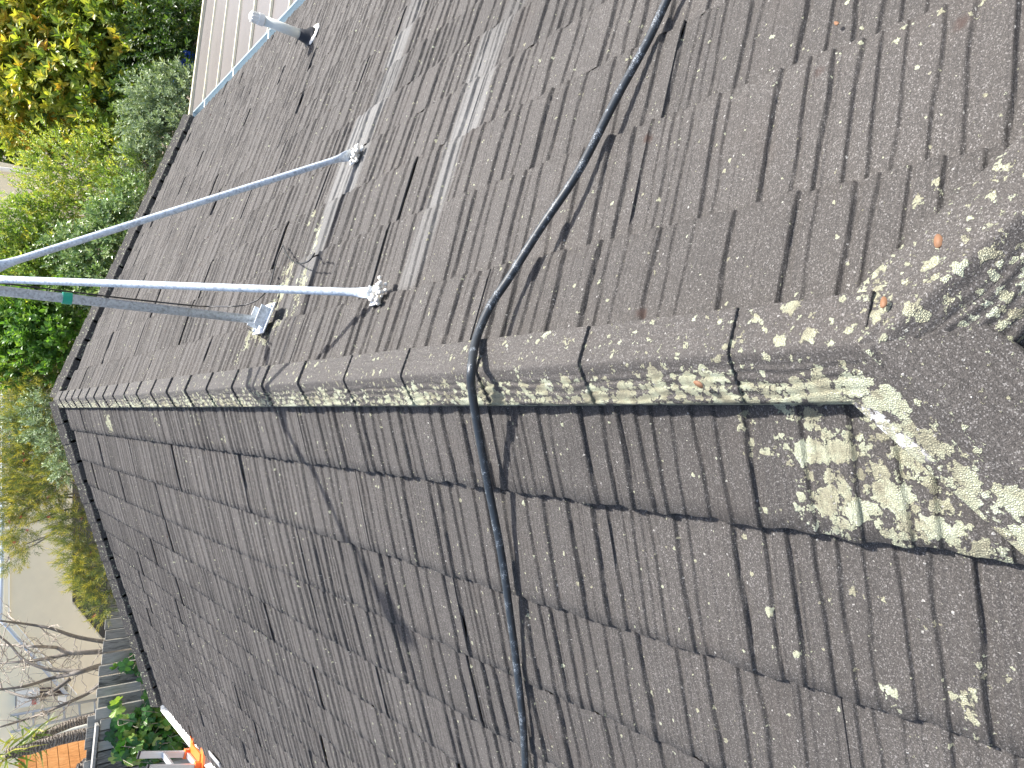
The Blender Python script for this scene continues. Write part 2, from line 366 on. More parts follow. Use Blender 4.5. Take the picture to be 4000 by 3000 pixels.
# lichen growth density: (x, y on the photograph, roof side, radius there, strength)
LB = [(3600, 1700, -1, 120, .6), (3480, 1740, -1, 90, .8), (3350, 1690, -1, 110, .6), (3160, 1660, -1, 95, .9), (3060, 1605, -1, 70, .85), (3040, 1745, -1, 70, .75),
      (3210, 1765, -1, 110, .8), (3330, 1760, -1, 90, .65), (3150, 1860, -1, 80, .6), (3250, 1900, -1, 80, .75), (3230, 2000, -1, 130, .95), (3380, 1850, -1, 90, .5),
      (3500, 1960, -1, 130, .95), (3620, 1880, -1, 130, .95), (3480, 2080, -1, 80, .9), (3690, 2080, -1, 110, .85), (3560, 2060, -1, 80, .75), (3880, 2160, -1, 80, .9),
      (3510, 2140, -1, 60, .85), (2960, 1760, -1, 60, .6), (2920, 1740, -1, 55, .65), (2980, 1990, -1, 60, .5), (3200, 2340, -1, 80, .55), (3330, 2350, -1, 70, .55),
      (2980, 2400, -1, 50, .55), (3030, 2420, -1, 45, .5), (3290, 2400, -1, 60, .5), (3870, 2640, -1, 70, .7), (3750, 2770, -1, 60, .85), (3810, 2850, -1, 60, .8),
      (3470, 2740, -1, 60, .75), (3590, 2480, -1, 50, .5), (2990, 2860, -1, 45, .55), (3130, 2540, -1, 45, .5), (3860, 2590, -1, 40, .6), (3490, 2670, -1, 40, .5),
      (2460, 1735, -1, 40, .75), (2090, 1810, -1, 40, .6), (2650, 1790, -1, 40, .5), (2560, 1660, -1, 40, .6), (420, 1655, -1, 45, .9), (405, 1620, -1, 30, .7),
      (1440, 1620, -1, 30, .7), (1290, 1660, -1, 40, .5), (1160, 1620, -1, 30, .6), (870, 1715, -1, 30, .6), (760, 1640, -1, 40, .5), (600, 1640, -1, 40, .5), (1020, 1690, -1, 30, .5),
      (1170, 1100, 1, 70, .85), (1110, 1100, 1, 60, .85), (1080, 1150, 1, 55, .8), (1120, 1050, 1, 50, .85), (1220, 950, 1, 45, .75), (1235, 890, 1, 40, .75), (1210, 850, 1, 40, .6),
      (1010, 1300, 1, 60, .8), (960, 1340, 1, 45, .7), (1070, 1280, 1, 45, .7), (920, 1390, 1, 40, .55), (1000, 1260, 1, 45, .8), (1130, 1200, 1, 45, .8),
      (3480, 150, 1, 45, .65), (3350, 190, 1, 40, .5), (3810, 20, 1, 50, .75), (3160, 350, 1, 40, .55), (3580, 775, 1, 50, .85), (3690, 790, 1, 55, .8), (3680, 690, 1, 40, .6),
      (3250, 735, 1, 40, .7), (3560, 640, 1, 45, .5), (3820, 590, 1, 40, .6), (3810, 320, 1, 40, .55), (3790, 480, 1, 40, .5), (3720, 880, 1, 60, .6), (2380, 382, 1, 22, .5), (2440, 225, 1, 25, .5)]
LB += [(1040, 1200, 1, 60, .8), (1090, 1230, 1, 45, .8), (1150, 1130, 1, 50, .8), (980, 1290, 1, 50, .85), (1040, 1310, 1, 50, .75), (3140, 1760, -1, 60, .8), (2900, 1640, -1, 60, .7), (3300, 2000, -1, 90, .9)]
LBW = [(hit(x, y, s), r, a) for x, y, s, r, a in LB]
LBW = [(P, rad_at(P, r), a) for P, r, a in LBW]
def lichen_density(V, base=0.):
    d = np.full(len(V), float(base))
    for P, r, a in LBW:
        q = np.linalg.norm(V-P, axis=1)/r
        d = np.maximum(d, a*np.clip(1.25-q, 0, 1)**.6*(q < 1.25))
    return d
def zinc(sl, y, ws=1.):
    z = np.zeros_like(sl)
    for (y0, s0, s1, wd, k) in ((2.96, .62, 3.6, .11, 1.), (3.10, .35, 1.1, .08, .8), (1.74, .42, 2.4, .075, .95), (1.60, .30, .5, .05, .8)):
        yy = y0+.07*(sl-s0)*(-.55)+.02*np.sin(sl*5.1)
        z = np.maximum(z, k*np.clip(1.6-np.abs(y-yy)/(wd*ws)*1.2, 0, .55)/.55*np.clip((sl-s0)/.03, 0, 1)*np.clip((s1-sl)/1.2, 0, 1))
    return z
def panel(mb, frame, s0, s1, uA, uB, var, off, du, r, u_start=None, u_end=None, sgn=0, l0=.018, l1=.014, zo=(0., 1., 1.)):
    """one pressed panel: a fine grid that follows the stamped shake profile, with a folded front lip"""
    O, S, U, N = frame
    n = max(6, int((uB-uA)/du)); m = 10
    t = np.linspace(0, 1, m); a = np.linspace(0, 1, n+1)
    lo = np.full(m, uA) if u_start is None else np.maximum(uA, u_start(s0+t*(s1-s0)))
    hi = np.full(m, uB) if u_end is None else np.minimum(uB, u_end(s0+t*(s1-s0)))
    u = np.clip(uA+(uB-uA)*a[None], np.minimum(lo, hi)[:, None], hi[:, None])
    T = np.broadcast_to(t[:, None], u.shape)
    ul = np.clip(u-off, 0, PL)
    ph = r.uniform(0, 6.28, 4)
    wp = .0035*np.sin(6.28*(.8*T+4.7*ul)+ph[0])+.0022*np.sin(6.28*(1.7*T+9.*ul)+ph[1])
    for _ in range(3):
        uc, tc = r.uniform(.1, PL-.1), r.uniform(.2, .8)
        e = (ul-uc)/.04; wp = wp+.010*e*np.exp(-e*e-((T-tc)/.22)**2)
    h = prof_at(var, ul+wp)*(.9+.1*T)*(1-.35*np.clip((T-.9)/.1, 0, 1))
    w = -l0*(1-T)+h-.011
    s = s0+T*(s1-s0)+.0035*np.sin(ul*23+ph[2])*(T > .99)+.0025*np.sin(ul*61+ph[3])*(T > .99)
    # front lip rows
    sL = np.vstack([s, s[-1:]+.004, s[-1:]+.002]); wL = np.vstack([w, w[-1:]-.006, np.full((1, n+1), -l1-.016)])
    uL = np.vstack([u, u[-1:], u[-1:]])
    # near end of the panel: raised and folded down over its neighbour
    bump = .0012*np.exp(-np.clip(uL-uA, 0, 9)/.012); wL = wL+bump*(uL[:, :1] <= uA+1e-3)
    u0 = uL[:, :1]; s_ = sL[:, :1]
    uL = np.hstack([u0+.0005, uL]); sL = np.hstack([s_, sL]); wL = np.hstack([wL[:, :1]-.009, wL])
    V = O+sL[..., None]*S+uL[..., None]*U+wL[..., None]*N
    R, C = uL.shape
    i, j = np.meshgrid(np.arange(C-1), np.arange(R-1)); q = (j*C+i).ravel()
    F = np.stack([q, q+1, q+C+1, q+C], -1)
    V = V.reshape(-1, 3)
    if np.cross(S, U)@N < 0: F = F[:, ::-1]
    mb.add(V, F, pv=r.normal(0, .055)+0*V[:, 0], lich=lichen_density(V), zinc=zinc(sL.ravel(), uL.ravel()-zo[0], zo[1])*zo[2] if sgn > 0 else 0., wht=0.)
JL = {1: 1.0, 2: .57, 3: 1.5, 4: 1.54, 5: .9, 6: .3}
JR = {1: 2.69, 2: 2.08, 3: .48, 4: .09, 5: 1.77, 6: 1.36}
def roof_side(sgn):
    r = np.random.default_rng(5 if sgn > 0 else 6)
    frame = (np.zeros(3), np.array([sgn*CT, 0, -ST]), Y3, np.array([sgn*ST, 0, CT]))
    mb = MB()
    for k in range(1, len(SK)):
        s0, s1 = SK[k-1], SK[k]
        if k == len(SK)-1: s1 += .02
        j0 = (JL if sgn < 0 else JR).get(k, r.uniform(0, PL)) % PL
        y_lo = YJ-s1*CT-.02
        zo = (r.normal(0, .028), r.uniform(.6, 1.5), r.uniform(.55, 1.1))
        y = j0-PL*math.ceil((j0-y_lo)/PL)
        off = y
        while y < YF:
            c = y+PL/2
            du = .0025 if c < 2.6 else (.004 if c < 5 else .0052)
            if y+PL > YJ-s1*CT: panel(mb, frame, s0, s1, y, min(y+PL, YF), int(r.integers(5)), y, du, r,
                  (lambda s: YJ-s*CT) if y < YJ else None, None, sgn, LIPS[k-1], LIPS[k], zo)
            y += PL
    return mb.build('roof_slope', M['tile'], house, smooth=True)
slopeL = roof_side(-1); slopeR = roof_side(1)
slopeL['label'] = 'roof slope with dark shadow lines under its tile courses'
slopeR['label'] = 'roof slope with pale run-off streaks and the antenna on it'
def hip_end():
    r = np.random.default_rng(9)
    frame = (np.array([0, YJ, 0.]), np.array([0, -CT, -ST]), X3, np.array([0, -ST, CT]))
    mb = MB()
    for k in range(1, len(SK)):
        s0, s1 = SK[k-1], SK[k]
        half = s1*CT; x = -half-r.uniform(0, 1)
        while x < half:
            if x+PL > -half:
                panel(mb, frame, s0, s1, max(x, -half), min(x+PL, half), int(r.integers(5)), max(x, -half), .02 if s0 > 1.2 else .005, r,
                      lambda s: -s*CT, lambda s: s*CT)
            x += PL
    o = mb.build('roof_slope', M['tile'], house, smooth=True); o['label'] = 'small triangular hip end of the roof below the two hips'
hip_end()

def cap_mesh(P0, d, lat, up, L, wing, drop, rise, edge, r, lich_fn, skirt=.034, crown=.018, skirt2=None, wht=None, drop2=None, rib=1.8):
    """one folded ridge or hip cap from P0 along d; its near end (at P0) is raised over the next cap"""
    mb = MB()
    nu, nq = int(L/.006), 46
    u = np.linspace(0, L, nu); q = np.linspace(-wing, wing, nq)
    Uu, Q = np.meshgrid(u, q, indexing='ij')
    base = -(np.sqrt(Q**2+crown**2)-crown)*np.where(Q < 0, drop, drop2 or drop)
    ph = r.uniform(0, 6.28, 5)
    wq = Q+.004*np.sin(Uu*14+ph[0])+.003*np.sin(Uu*33+Q*30+ph[1])
    rp = .0016*np.sin(wq*2*np.pi/.021+ph[2])+.001*np.sin(wq*2*np.pi/.0115+ph[3])
    rp *= np.clip((np.abs(Q)-.018)/.02, 0, 1)*np.where(Q < 0, rib, .6)
    H = base+rp+rise*(1-Uu/L)+.0012*np.sin(Uu*9+ph[4])
    Hs = np.hstack([H[:, :1]-skirt, H, H[:, -1:]-(skirt2 or skirt)]); Qs = np.hstack([Q[:, :1]-.002, Q, Q[:, -1:]+.002]); Us = np.hstack([Uu[:, :1], Uu, Uu[:, -1:]])
    # near end face
    Hs = np.vstack([Hs[:1]-rise-.016, Hs]); Qs = np.vstack([Qs[:1], Qs]); Us = np.vstack([Us[:1]+.002, Us])
    if edge: Hs[0] = Hs[1]-.03
    V = (P0+Us[..., None]*d+Qs[..., None]*lat+Hs[..., None]*up).reshape(-1, 3)
    R, C = Us.shape
    i, j = np.meshgrid(np.arange(C-1), np.arange(R-1)); a = (j*C+i).ravel()
    F = np.stack([a, a+1, a+C+1, a+C], -1)
    if np.cross(d, lat)@up > 0: F = F[:, ::-1][:, [0, 1, 2, 3]]
    F = F if np.cross(d, lat)@up > 0 else F
    mb.add(V, F, pv=r.normal(.02, .05), lich=lich_fn(V, Qs.ravel(), Us.ravel()), zinc=0., wht=0. if wht is None else wht(Qs.ravel(), Us.ravel(), V))
    return mb
CAPL = .4562
def ridge_lich(V, q, u):
    near = np.clip((1.0-V[:, 1])/1.6, 0, 1)
    left = np.clip((-q-.012)/.06, 0, 1)
    n1 = .5+.5*np.sin(V[:, 1]*7.3+1)*np.sin(V[:, 1]*2.9)
    d = .30+left*(.30+.10*n1+.28*near)+.14*near*(q > 0)
    return np.clip(np.maximum(d, .50*(V[:, 1] > 3)*n1*left), 0, .82)
rr = np.random.default_rng(21)
k = 0
y0 = YJ+.02
ends = [y0]+[c for c in (np.arange(0, 23)*CAPL) if c < 10.0]
for i, yy in enumerate(ends):
    L = (ends[i+1] if i+1 < len(ends) else 10.14)-yy+.02
    o = cap_mesh(np.array([0, yy, .058]), Y3, X3, Z3, L, (.104), .64, (.013 if yy > 2 else .008), i == 0, rr, ridge_lich, skirt=.034, skirt2=.058, crown=.007, drop2=.36).build('ridge_cap', M['cap'], house, smooth=True)
def hip_lich(sx):
    def f(V, q, u):
        outer = q*1.0
        if sx < 0: return np.clip(.30+.48*np.clip((outer-.0)/.08, 0, 1)+.1*np.sin(V[:, 0]*9), 0, .85)
        return np.clip(.46+.12*np.sin(V[:, 0]*13+1)+.08*np.sin(V[:, 1]*21), 0, .68)
    return f
for sx in (1, -1):
    d = np.array([sx, -1, -math.tan(TH)]); d /= np.linalg.norm(d)
    lat = np.array([sx, 1, 0.])/math.sqrt(2); up = np.cross(lat, d) if sx > 0 else np.cross(d, lat)
    if up[2] < 0: up = -up
    for i in range(4):
        # laid from below, each one lapped over the cap downhill of it
        P0 = np.array([0, YJ, .070])+d*(CAPL*(i+1))
        o = cap_mesh(P0, -d, lat, up, CAPL+.02, .128, .56 if sx < 0 else .78, .012, False, rr, hip_lich(sx), skirt=.03, crown=.006, drop2=None if sx < 0 else .48, rib=1. if sx < 0 else 2.2,
                     wht=(lambda q, u, V: (q > .100)*np.clip((.215+V[:, 0])/.05, 0, 1)*np.clip((-.10-V[:, 0])/.03, 0, 1)) if sx < 0 else None).build('hip_cap', M['cap'], house, smooth=True)
# barge caps up both sides of the far gable
for sgn in (-1, 1):
    S = np.array([sgn*CT, 0, -ST]); N = np.array([sgn*ST, 0, CT])
    nb = 16; ed = np.linspace(.0, 4.36, nb+1)
    for i in range(nb):
        mb = MB()
        for (s_a, s_b) in ((ed[i], ed[i+1]+.03),):
            L = s_b-s_a; ns = 12; t = np.linspace(0, 1, ns)
            sec = [(-.050, -.06), (-.050, .040), (-.044, .050)]+[(-.044+.0105*(j+1), .050+.0058*(j+1)-.0065*(j % 2)) for j in range(11)]+[(.082, .108), (.082, -.16)]
            sec = np.array(sec)
            V = np.zeros((ns, len(sec), 3))
            for a_, tt in enumerate(t):
                lift = .012*tt
                V[a_] = S*(s_a+L*tt)+(10.06+sec[:, 0])[:, None]*Y3+((sec[:, 1]+lift*(sec[:, 1] > 0))[:, None])*N
            R, C = ns, len(sec); ii, jj = np.meshgrid(np.arange(C-1), np.arange(R-1)); a = (jj*C+ii).ravel()
            F = np.stack([a, a+1, a+C+1, a+C], -1)
            if sgn > 0: F = F[:, ::-1]
            V = V.reshape(-1, 3)
            mb.add(V, F, pv=rr.normal(-.06, .04), lich=.36, zinc=0.)
            mb.add(V[-C:], np.arange(C) if sgn < 0 else np.arange(C)[::-1].copy(), pv=-.05, lich=.2, zinc=0.)
        mb.build('barge_cap', M['cap'], house)
# gable wall and side walls under the roof
wl = 4.36*CT; ze = -4.36*ST
wb = MB()
wb.prism([(-wl+.5, 9.8, -3.95), (wl-.5, 9.8, -3.95), (wl-.5, 9.8, ze+.05), (0, 9.8, -.12), (-wl+.5, 9.8, ze+.05)], (0, .12, 0))
wb.box((-wl+.5, 2.6, -2.75), .12, 14.38, 2.4); wb.box((wl-.5, 2.6, -2.75), .12, 14.38, 2.4)
wb.box((0, -4.6, -2.75), 2*wl-1.2, .12, 2.4)
wb.build('wall', M['wall'], house)
# gutters: a trough with a rolled front bead, brackets across it
def gutter(sgn, mat, y1, lip):
    mb = MB(); x0 = sgn*(wl+.005)
    sec = np.array([(0, .01), (.0, -.085), (.115, -.085), (.128, .0), (.140, .006), (.142, -.012), (.128, -.02)])
    ys = np.linspace(-4.6, y1, 40); V = np.zeros((40, len(sec), 3))
    for i_, yv in enumerate(ys): V[i_] = np.stack([x0+sgn*sec[:, 0], np.full(len(sec), yv), ze-.025+sec[:, 1]], -1)
    C = len(sec); ii, jj = np.meshgrid(np.arange(C-1), np.arange(39)); a = (jj*C+ii).ravel()
    mb.add(V.reshape(-1, 3), np.stack([a, a+1, a+C+1, a+C], -1))
    mb.prism(V[-1][:5], (0, .004, 0))
    o = mb.build('gutter', mat, house)
    for yv in (y1-.55, y1-1.75, y1-2.95, y1-4.15, y1-5.35, y1-6.5):
        MB().box((x0+sgn*.066, yv, ze-.022), .135, .022, .006).box((x0+sgn*.13, yv, ze-.03), .006, .022, .03).build('gutter_bracket', M['alu_grey'] if sgn < 0 else M['white_trim'], o)
    MB().box((sgn*(wl-.012), (y1-4.6)/2, ze-.09), .018, y1+4.6, .16).build('fascia', mat, house)
gutter(-1, M['gutter_white'], 10.12, 0); gutter(1, M['gutter_blue'], 10.12, 0)

# ------------------------------------------------------------------ antenna mast with its two struts
B = hit(1050, 1255, 1); A1 = hit(1478, 1158, 1); A2 = hit(1392, 618, 1)
NR = np.array([ST, 0, CT]); SR = np.array([CT, 0, -ST])
mast = empty('antenna_mast', B, 'galvanised tripod mast of one upright pole and two struts standing on the roof', 'mast')
TOP = B+np.array([0, 0, 1.36])
MB().tube([B+Z3*.02, B+Z3*3.25], .024, 20).build('pole', M['galv'], mast, True)
bp = MB()
bp.box(B+NR*.030-SR*.0, .19, .17, .006, SR, Y3, NR)
bp.box(B+NR*.06-Y3*.055, .12, .006, .06, SR, Y3, NR); bp.box(B+NR*.06+Y3*.055, .12, .006, .06, SR, Y3, NR)
bp.build('base_plate', M['galv_bright'], mast)
for a_, b_ in ((-.07, -.065), (-.07, .065), (.07, -.065), (.07, .065)):
    MB().tube([B+SR*a_+Y3*b_+NR*.03, B+SR*a_+Y3*b_+NR*.045], .009, 6).build('bolt', M['galv'], mast)
hd = MB(); hd.box(B+Z3*3.15+np.array([.05, 0, 0]), .05, .16, .34); hd.box(B+Z3*3.15+np.array([.02, 0, 0]), .05, .05, .08); hd.build('antenna_panel', M['gutter_white'], mast)
cl = MB(); cl.tube([TOP-Z3*.03, TOP+Z3*.05], .034, 20); cl.box(TOP+np.array([.055, -.02, .01]), .07, .05, .07); cl.build('clamp', M['galv'], mast)
def strut(A, T, side):
    A = A+NR*.035; d = T-A; L = np.linalg.norm(d); d /= L
    ts = np.array([0, .028, .045, .075, .12, .5*L, L-.14, L-.09, L-.05, L])
    fl = [(1.75, .22), (1.75, .22), (1.6, .35), (1.2, .85), (1, 1), (1, 1), (1, 1), (1.25, .8), (1.7, .25), (1.7, .22)]
    P = A+ts[:, None]*d
    ref = NR if side else np.cross(d, Z3)
    s_ = MB().tube(P, .0172, 16, flat=(ref, fl)).build('strut', M['galv'], mast, True)
    return s_
s1 = strut(A1, TOP+np.array([.040, -.035, .0]), 1)
s2 = strut(A2, TOP+np.array([.085, .0, -.02]), 0)
def foot(A, par):
    f = MB(); f.box(A+NR*.012, .10, .05, .005, SR, Y3, NR); f.box(A+NR*.03+Y3*.012, .06, .005, .045, SR, Y3, NR)
    f.build('foot_bracket', M['galv_bright'], par)
    b = MB()
    for _ in range(44):
        c = A+SR*rng.normal(0, .026)+Y3*rng.normal(-.034, .016)+NR*rng.uniform(.004, .045)
        t_ = rng.normal(0, 1, 3); t_ /= np.linalg.norm(t_); rds = rng.uniform(.006, .013)
        b.tube([c-t_*rds*.9, c-t_*rds*.4, c, c+t_*rds*.5, c+t_*rds*.9], [rds*.3, rds*.9, rds, rds*.8, rds*.3], 7)
    b.build('sealant', M['white_blob'], par, True)
foot(A1, s1); foot(A2, s2)
MB().tube([B+Z3*.985, B+Z3*1.025], .0292, 18).build('tape', M['tape'], mast)
# thin black coax taped to the mast, slack on the roof
def on(x, y, h): return hit(x, y, 1, h)
cx = [TOP+np.array([.030, -.03, -.02]), TOP+np.array([.034, -.018, -.12]), B+np.array([.033, -.012, 1.0]), B+np.array([.032, -.012, .8]), B+np.array([.034, -.01, .6]), B+np.array([.038, .0, .42]),
      on(800, 1197, .25), on(900, 1197, .16), on(960, 1190, .10), on(1010, 1168, .07), on(1052, 1120, .04), on(1073, 1045, .02), on(1086, 1000, .02), on(1105, 957, .02)]
cx2 = [on(1105, 957, .02), on(1118, 988, .03), on(1142, 1018, .05), on(1172, 1030, .08), on(1205, 1020, .10), on(1222, 1000, .10), on(1228, 990, .08), on(1218, 1005, .06), on(1228, 1001, .03), on(1243, 996, .0)]
P = np.vstack([smooth_path(cx), smooth_path(cx2)[1:]])
tag(MB().tube(P, .0042, 7).build('antenna_cable', M['wire'], None, True), 'thin black cable running down the antenna pole and looping on the tiles', 'cable')

# ------------------------------------------------------------------ black hose over the ridge
hp = [on(2640, -60, .04), on(2605, 0, .035), on(2530, 160, .028), on(2405, 389, .034), on(2260, 669, .040), on(2115, 886, .045), on(1989, 1085, .055), on(1917, 1193, .068), on(1862, 1320, .082)]
hp += [hit(1841, 1446, 1, .104), hit(1845, 1537, -1, .092), hit(1868, 1681, -1, .066), hit(1907, 1898, -1, .036), hit(1953, 2133, -1, .026), hit(1983, 2332, -1, .027), hit(2016, 2585, -1, .020), hit(2042, 2820, -1, .022), hit(2054, 3040, -1, .02)]
tag(MB().tube(smooth_path(hp, 10), .0138, 16).build('hose', M['hose'], None, True), 'black scuffed hose draped across the ridge of the tiled roof', 'hose')

# ------------------------------------------------------------------ vent pipe
V0 = hit(1215, 150, 1)
vent = empty('vent_pipe', V0, 'cream plastic vent pipe with a slotted cap near the grey gutter', 'vent pipe')
MB().tube([V0, V0+Z3*.44], .042, 24).build('pipe', M['pvc'], vent, True)
cp = MB(); cp.tube([V0+Z3*.43, V0+Z3*.475, V0+Z3*.478, V0+Z3*.535, V0+Z3*.545], [.050, .050, .044, .036, .026], 24)
for i in range(10):
    a_ = i/10*2*np.pi; e = np.array([math.cos(a_), math.sin(a_), 0])
    cp.box(V0+e*.043+Z3*.505, .010, .007, .055, e, np.cross(Z3, e), Z3)
cp.build('vent_cap', M['white_trim'], vent)
MB().tube([V0-NR*.005, V0+NR*.02+Z3*.01, V0+Z3*.05, V0+Z3*.075, V0+Z3*.078, V0+Z3*.115], [.105, .085, .060, .056, .052, .048], 24).build('rubber_collar', M['rubber'], vent, True)
sb = MB()
for i in range(60):
    a_ = rng.uniform(-2.4, .75); c = V0+SR*math.cos(a_)*.12*rng.uniform(.8, 1.1)+Y3*math.sin(a_)*.115*rng.uniform(.85, 1.1)+NR*.002
    rds = rng.uniform(.014, .026)
    sb.tube([c-NR*rds*.2, c+NR*rds*.3, c+NR*rds*.62], [rds*1.2, rds, rds*.3], 8)
sb.build('sealant', M['white_blob'], vent, True)

# ------------------------------------------------------------------ brown patio roof beyond the grey gutter
pr = empty('patio_roof', (6, 9, -3.95), 'low brown sheet roof with cream ribs beside the grey gutter', 'patio roof')
def pz(x): return -1.66-.065*(x-4.3)
p_sheet = MB(); pxs = np.linspace(4.33, 10.5, 30); pys = np.linspace(3.0, 11.1, 60)
gx, gy = np.meshgrid(pxs, pys); gz = pz(gx)+.004*np.sin(gx*2.3+gy*.7)+.003*np.sin(gy*9.7)
a = (np.arange(59)[:, None]*30+np.arange(29)[None]).ravel()
p_sheet.add(np.stack([gx, gy, gz], -1), np.stack([a, a+1, a+31, a+30], -1)); p_sheet.build('roof_sheet', M['brown_sheet'], pr, True)
for yv in np.arange(11.1-.66, 3.2, -.66):
    r_ = MB(); r_.prism([(4.33, yv-.022, pz(4.33)+.002), (4.33, yv-.012, pz(4.33)+.030), (4.33, yv+.012, pz(4.33)+.030), (4.33, yv+.022, pz(4.33)+.002)], (6.17, 0, pz(10.5)-pz(4.33)))
    r_.build('rib', M['cream_rib'], pr)
e_ = MB(); e_.prism([(4.33, 11.08, pz(4.33)-.10), (4.33, 11.08, pz(4.33)+.045), (4.33, 11.14, pz(4.33)+.045), (4.33, 11.14, pz(4.33)-.10)], (6.17, 0, pz(10.5)-pz(4.33))); e_.build('edge_flashing', M['cream_rib'], pr)
for x_ in (5.0, 9.8): MB().box((x_, 10.9, (pz(x_)-3.95)/2-.02), .09, .09, -pz(x_)-.0+3.95-2*(-pz(x_))-.04 if False else (pz(x_)+3.95)-.05).build('post', M['white_trim'], pr)

# ------------------------------------------------------------------ plants
def frame_of(D, r):
    D = D/np.linalg.norm(D, axis=1)[:, None]
    a = np.cross(D, r.normal(0, 1, D.shape)); a /= np.linalg.norm(a, axis=1)[:, None]
    return D, a, np.cross(D, a)
def leaves(mb, P, A, N, L, W, tint, curl=.15, shape='oval'):
    """P base, A axis, N normal, all (n,3); one folded leaf each"""
    n = len(P); A = A/np.linalg.norm(A, axis=1)[:, None]
    Bv = np.cross(N, A); Bv /= np.linalg.norm(Bv, axis=1)[:, None]; Nn = np.cross(A, Bv)
    L = np.broadcast_to(L, (n,))[:, None]; W = np.broadcast_to(W, (n,))[:, None]
    if shape == 'needle':
        pts = [(0, 0, 0), (.5, .5, 0), (1, 0, -curl), (.5, -.5, 0)]; F = [[0, 1, 2, 3]]
    else:
        pts = [(0, 0, 0), (.30, .42, .10), (.65, .40, .06), (1, 0, -curl), (.65, -.40, .06), (.30, -.42, .10), (.5, 0, 0)]
        F = [[0, 6, 1, 1], [1, 6, 2, 2], [2, 6, 3, 3], [3, 6, 4, 4], [4, 6, 5, 5], [5, 6, 0, 0]]
    V = np.stack([P+A*L*x+Bv*W*y+Nn*L*z*.7 for x, y, z in pts], 1)
    k = len(pts); base = (np.arange(n)*k)[:, None, None]
    F = np.array(F)
    if shape != 'needle': F = F[:, :3]
    mb.add(V.reshape(-1, 3), (base+F[None]).reshape(-1, F.shape[1]), tint=np.repeat(np.clip(tint, 0, 1), k))
def shoots(mb, P, D, r, nl, length, L, W, spread, tint, shape='oval', curl=.15, tip=0.):
    n = len(P); D, a, b = frame_of(D, r)
    t = (np.arange(nl)+.3)/nl
    ph = r.uniform(0, 6.28, n)[:, None]+np.arange(nl)[None]*2.4
    sp = spread*(1-.45*t)[None]+r.normal(0, .12, (n, nl))
    pos = P[:, None]+D[:, None]*(t[None]*length*r.uniform(.7, 1.2, (n, 1)))[..., None]
    rad = np.cos(ph)[..., None]*a[:, None]+np.sin(ph)[..., None]*b[:, None]
    ax = D[:, None]*np.cos(sp)[..., None]+rad*np.sin(sp)[..., None]
    nn = D[:, None]*np.sin(sp)[..., None]-rad*np.cos(sp)[..., None]+r.normal(0, .25, ax.shape)+np.array([0, 0, .35])
    sz = r.uniform(.7, 1.15, (n, nl))
    tn = np.asarray(tint)[:, None]+tip*(t[None]-.5)+r.normal(0, .09, (n, nl))
    leaves(mb, pos.reshape(-1, 3), ax.reshape(-1, 3), nn.reshape(-1, 3), (L*sz).ravel(), (W*sz).ravel(), tn.ravel(), curl, shape)
def blob_points(blobs, n, r, lo=.55, hi=1.05):
    """points in the outer shell of a union of ellipsoids, with outward directions"""
    w_ = np.array([b[3]**2 for b in blobs]); k = r.choice(len(blobs), n, p=w_/w_.sum())
    C = np.array([b[:3] for b in blobs])[k]; R = np.array([b[3] for b in blobs])[k]
    d = r.normal(0, 1, (n, 3)); d /= np.linalg.norm(d, axis=1)[:, None]
    rad = r.uniform(lo, hi, n)
    P = C+d*(R*rad)[:, None]
    return P, d, (P[:, 2]-C[:, 2])/R, k
def px_blobs(lst):
    out = []
    for x, y, Y, rp in lst:
        c = at_y(x, y, Y); out.append((*c, rad_at(c, rp)))
    return out
def branch_to(mb, A, Bp, r0, r1, r, wob=.12, n=7):
    A = np.asarray(A, float); Bp = np.asarray(Bp, float); t = np.linspace(0, 1, n)[:, None]; L = np.linalg.norm(Bp-A)
    P = A+(Bp-A)*t+r.normal(0, wob*L*.25, (n, 3))*np.sin(t*np.pi)
    mb.tube(P, np.linspace(r0, r1, n), 7, pv=r.uniform(-.1, .15)); return P
def plant(name, label, cat, blobs, base, r, mat, bark, nsh, nl, length, L, W, spread, tint0, tsd=.15, tgrad=0., tip=0., shape='oval', trunk_r=.06, curl=.15, up=.35, group=None, inner=.35, k_trunk=2, twig=0):
    B_ = px_blobs(blobs); root = empty(name, base, label, cat, group)
    br = MB(); base = np.asarray(base, float)
    fork = base+(np.mean([b[:3] for b in B_], 0)-base)*.45
    branch_to(br, base-Z3*.1, fork, trunk_r, trunk_r*.75, r)
    for b in B_: branch_to(br, fork+r.normal(0, trunk_r, 3), b[:3], trunk_r*.6, trunk_r*.15, r)
    for _ in range(twig):
        b = B_[r.integers(len(B_))]; d = r.normal(0, 1, 3)+np.array([0, -.3, .5]); d /= np.linalg.norm(d)
        branch_to(br, np.array(b[:3])-d*b[3]*.3, np.array(b[:3])+d*b[3]*r.uniform(.8, 1.15), trunk_r*.16, trunk_r*.04, r, .2)
    br.build('trunk' if cat == 'tree' else 'stems', bark, root, True)
    mb = MB()
    zmid = np.mean([b[2] for b in B_]); zr = max(.3, np.ptp([b[2] for b in B_])/2+.3)
    for nn, lo, hi in ((nsh, .62, 1.06), (int(nsh*inner), .2, .65)):
        P, d, zz, k_ = blob_points(B_, nn, r, lo, hi)
        D = d+np.array([0, -.12, up])+r.normal(0, .35, d.shape)
        ti = tint0+r.normal(0, tsd, nn)+tgrad*(P[:, 2]-zmid)/zr+r.normal(0, .06, len(B_))[k_]
        shoots(mb, P, D, r, nl, length, L, W, spread, ti, shape, curl, tip)
    mb.build('crown' if cat == 'tree' else 'foliage', mat, root)
    return root
GZ = -3.0
R_ = np.random.default_rng
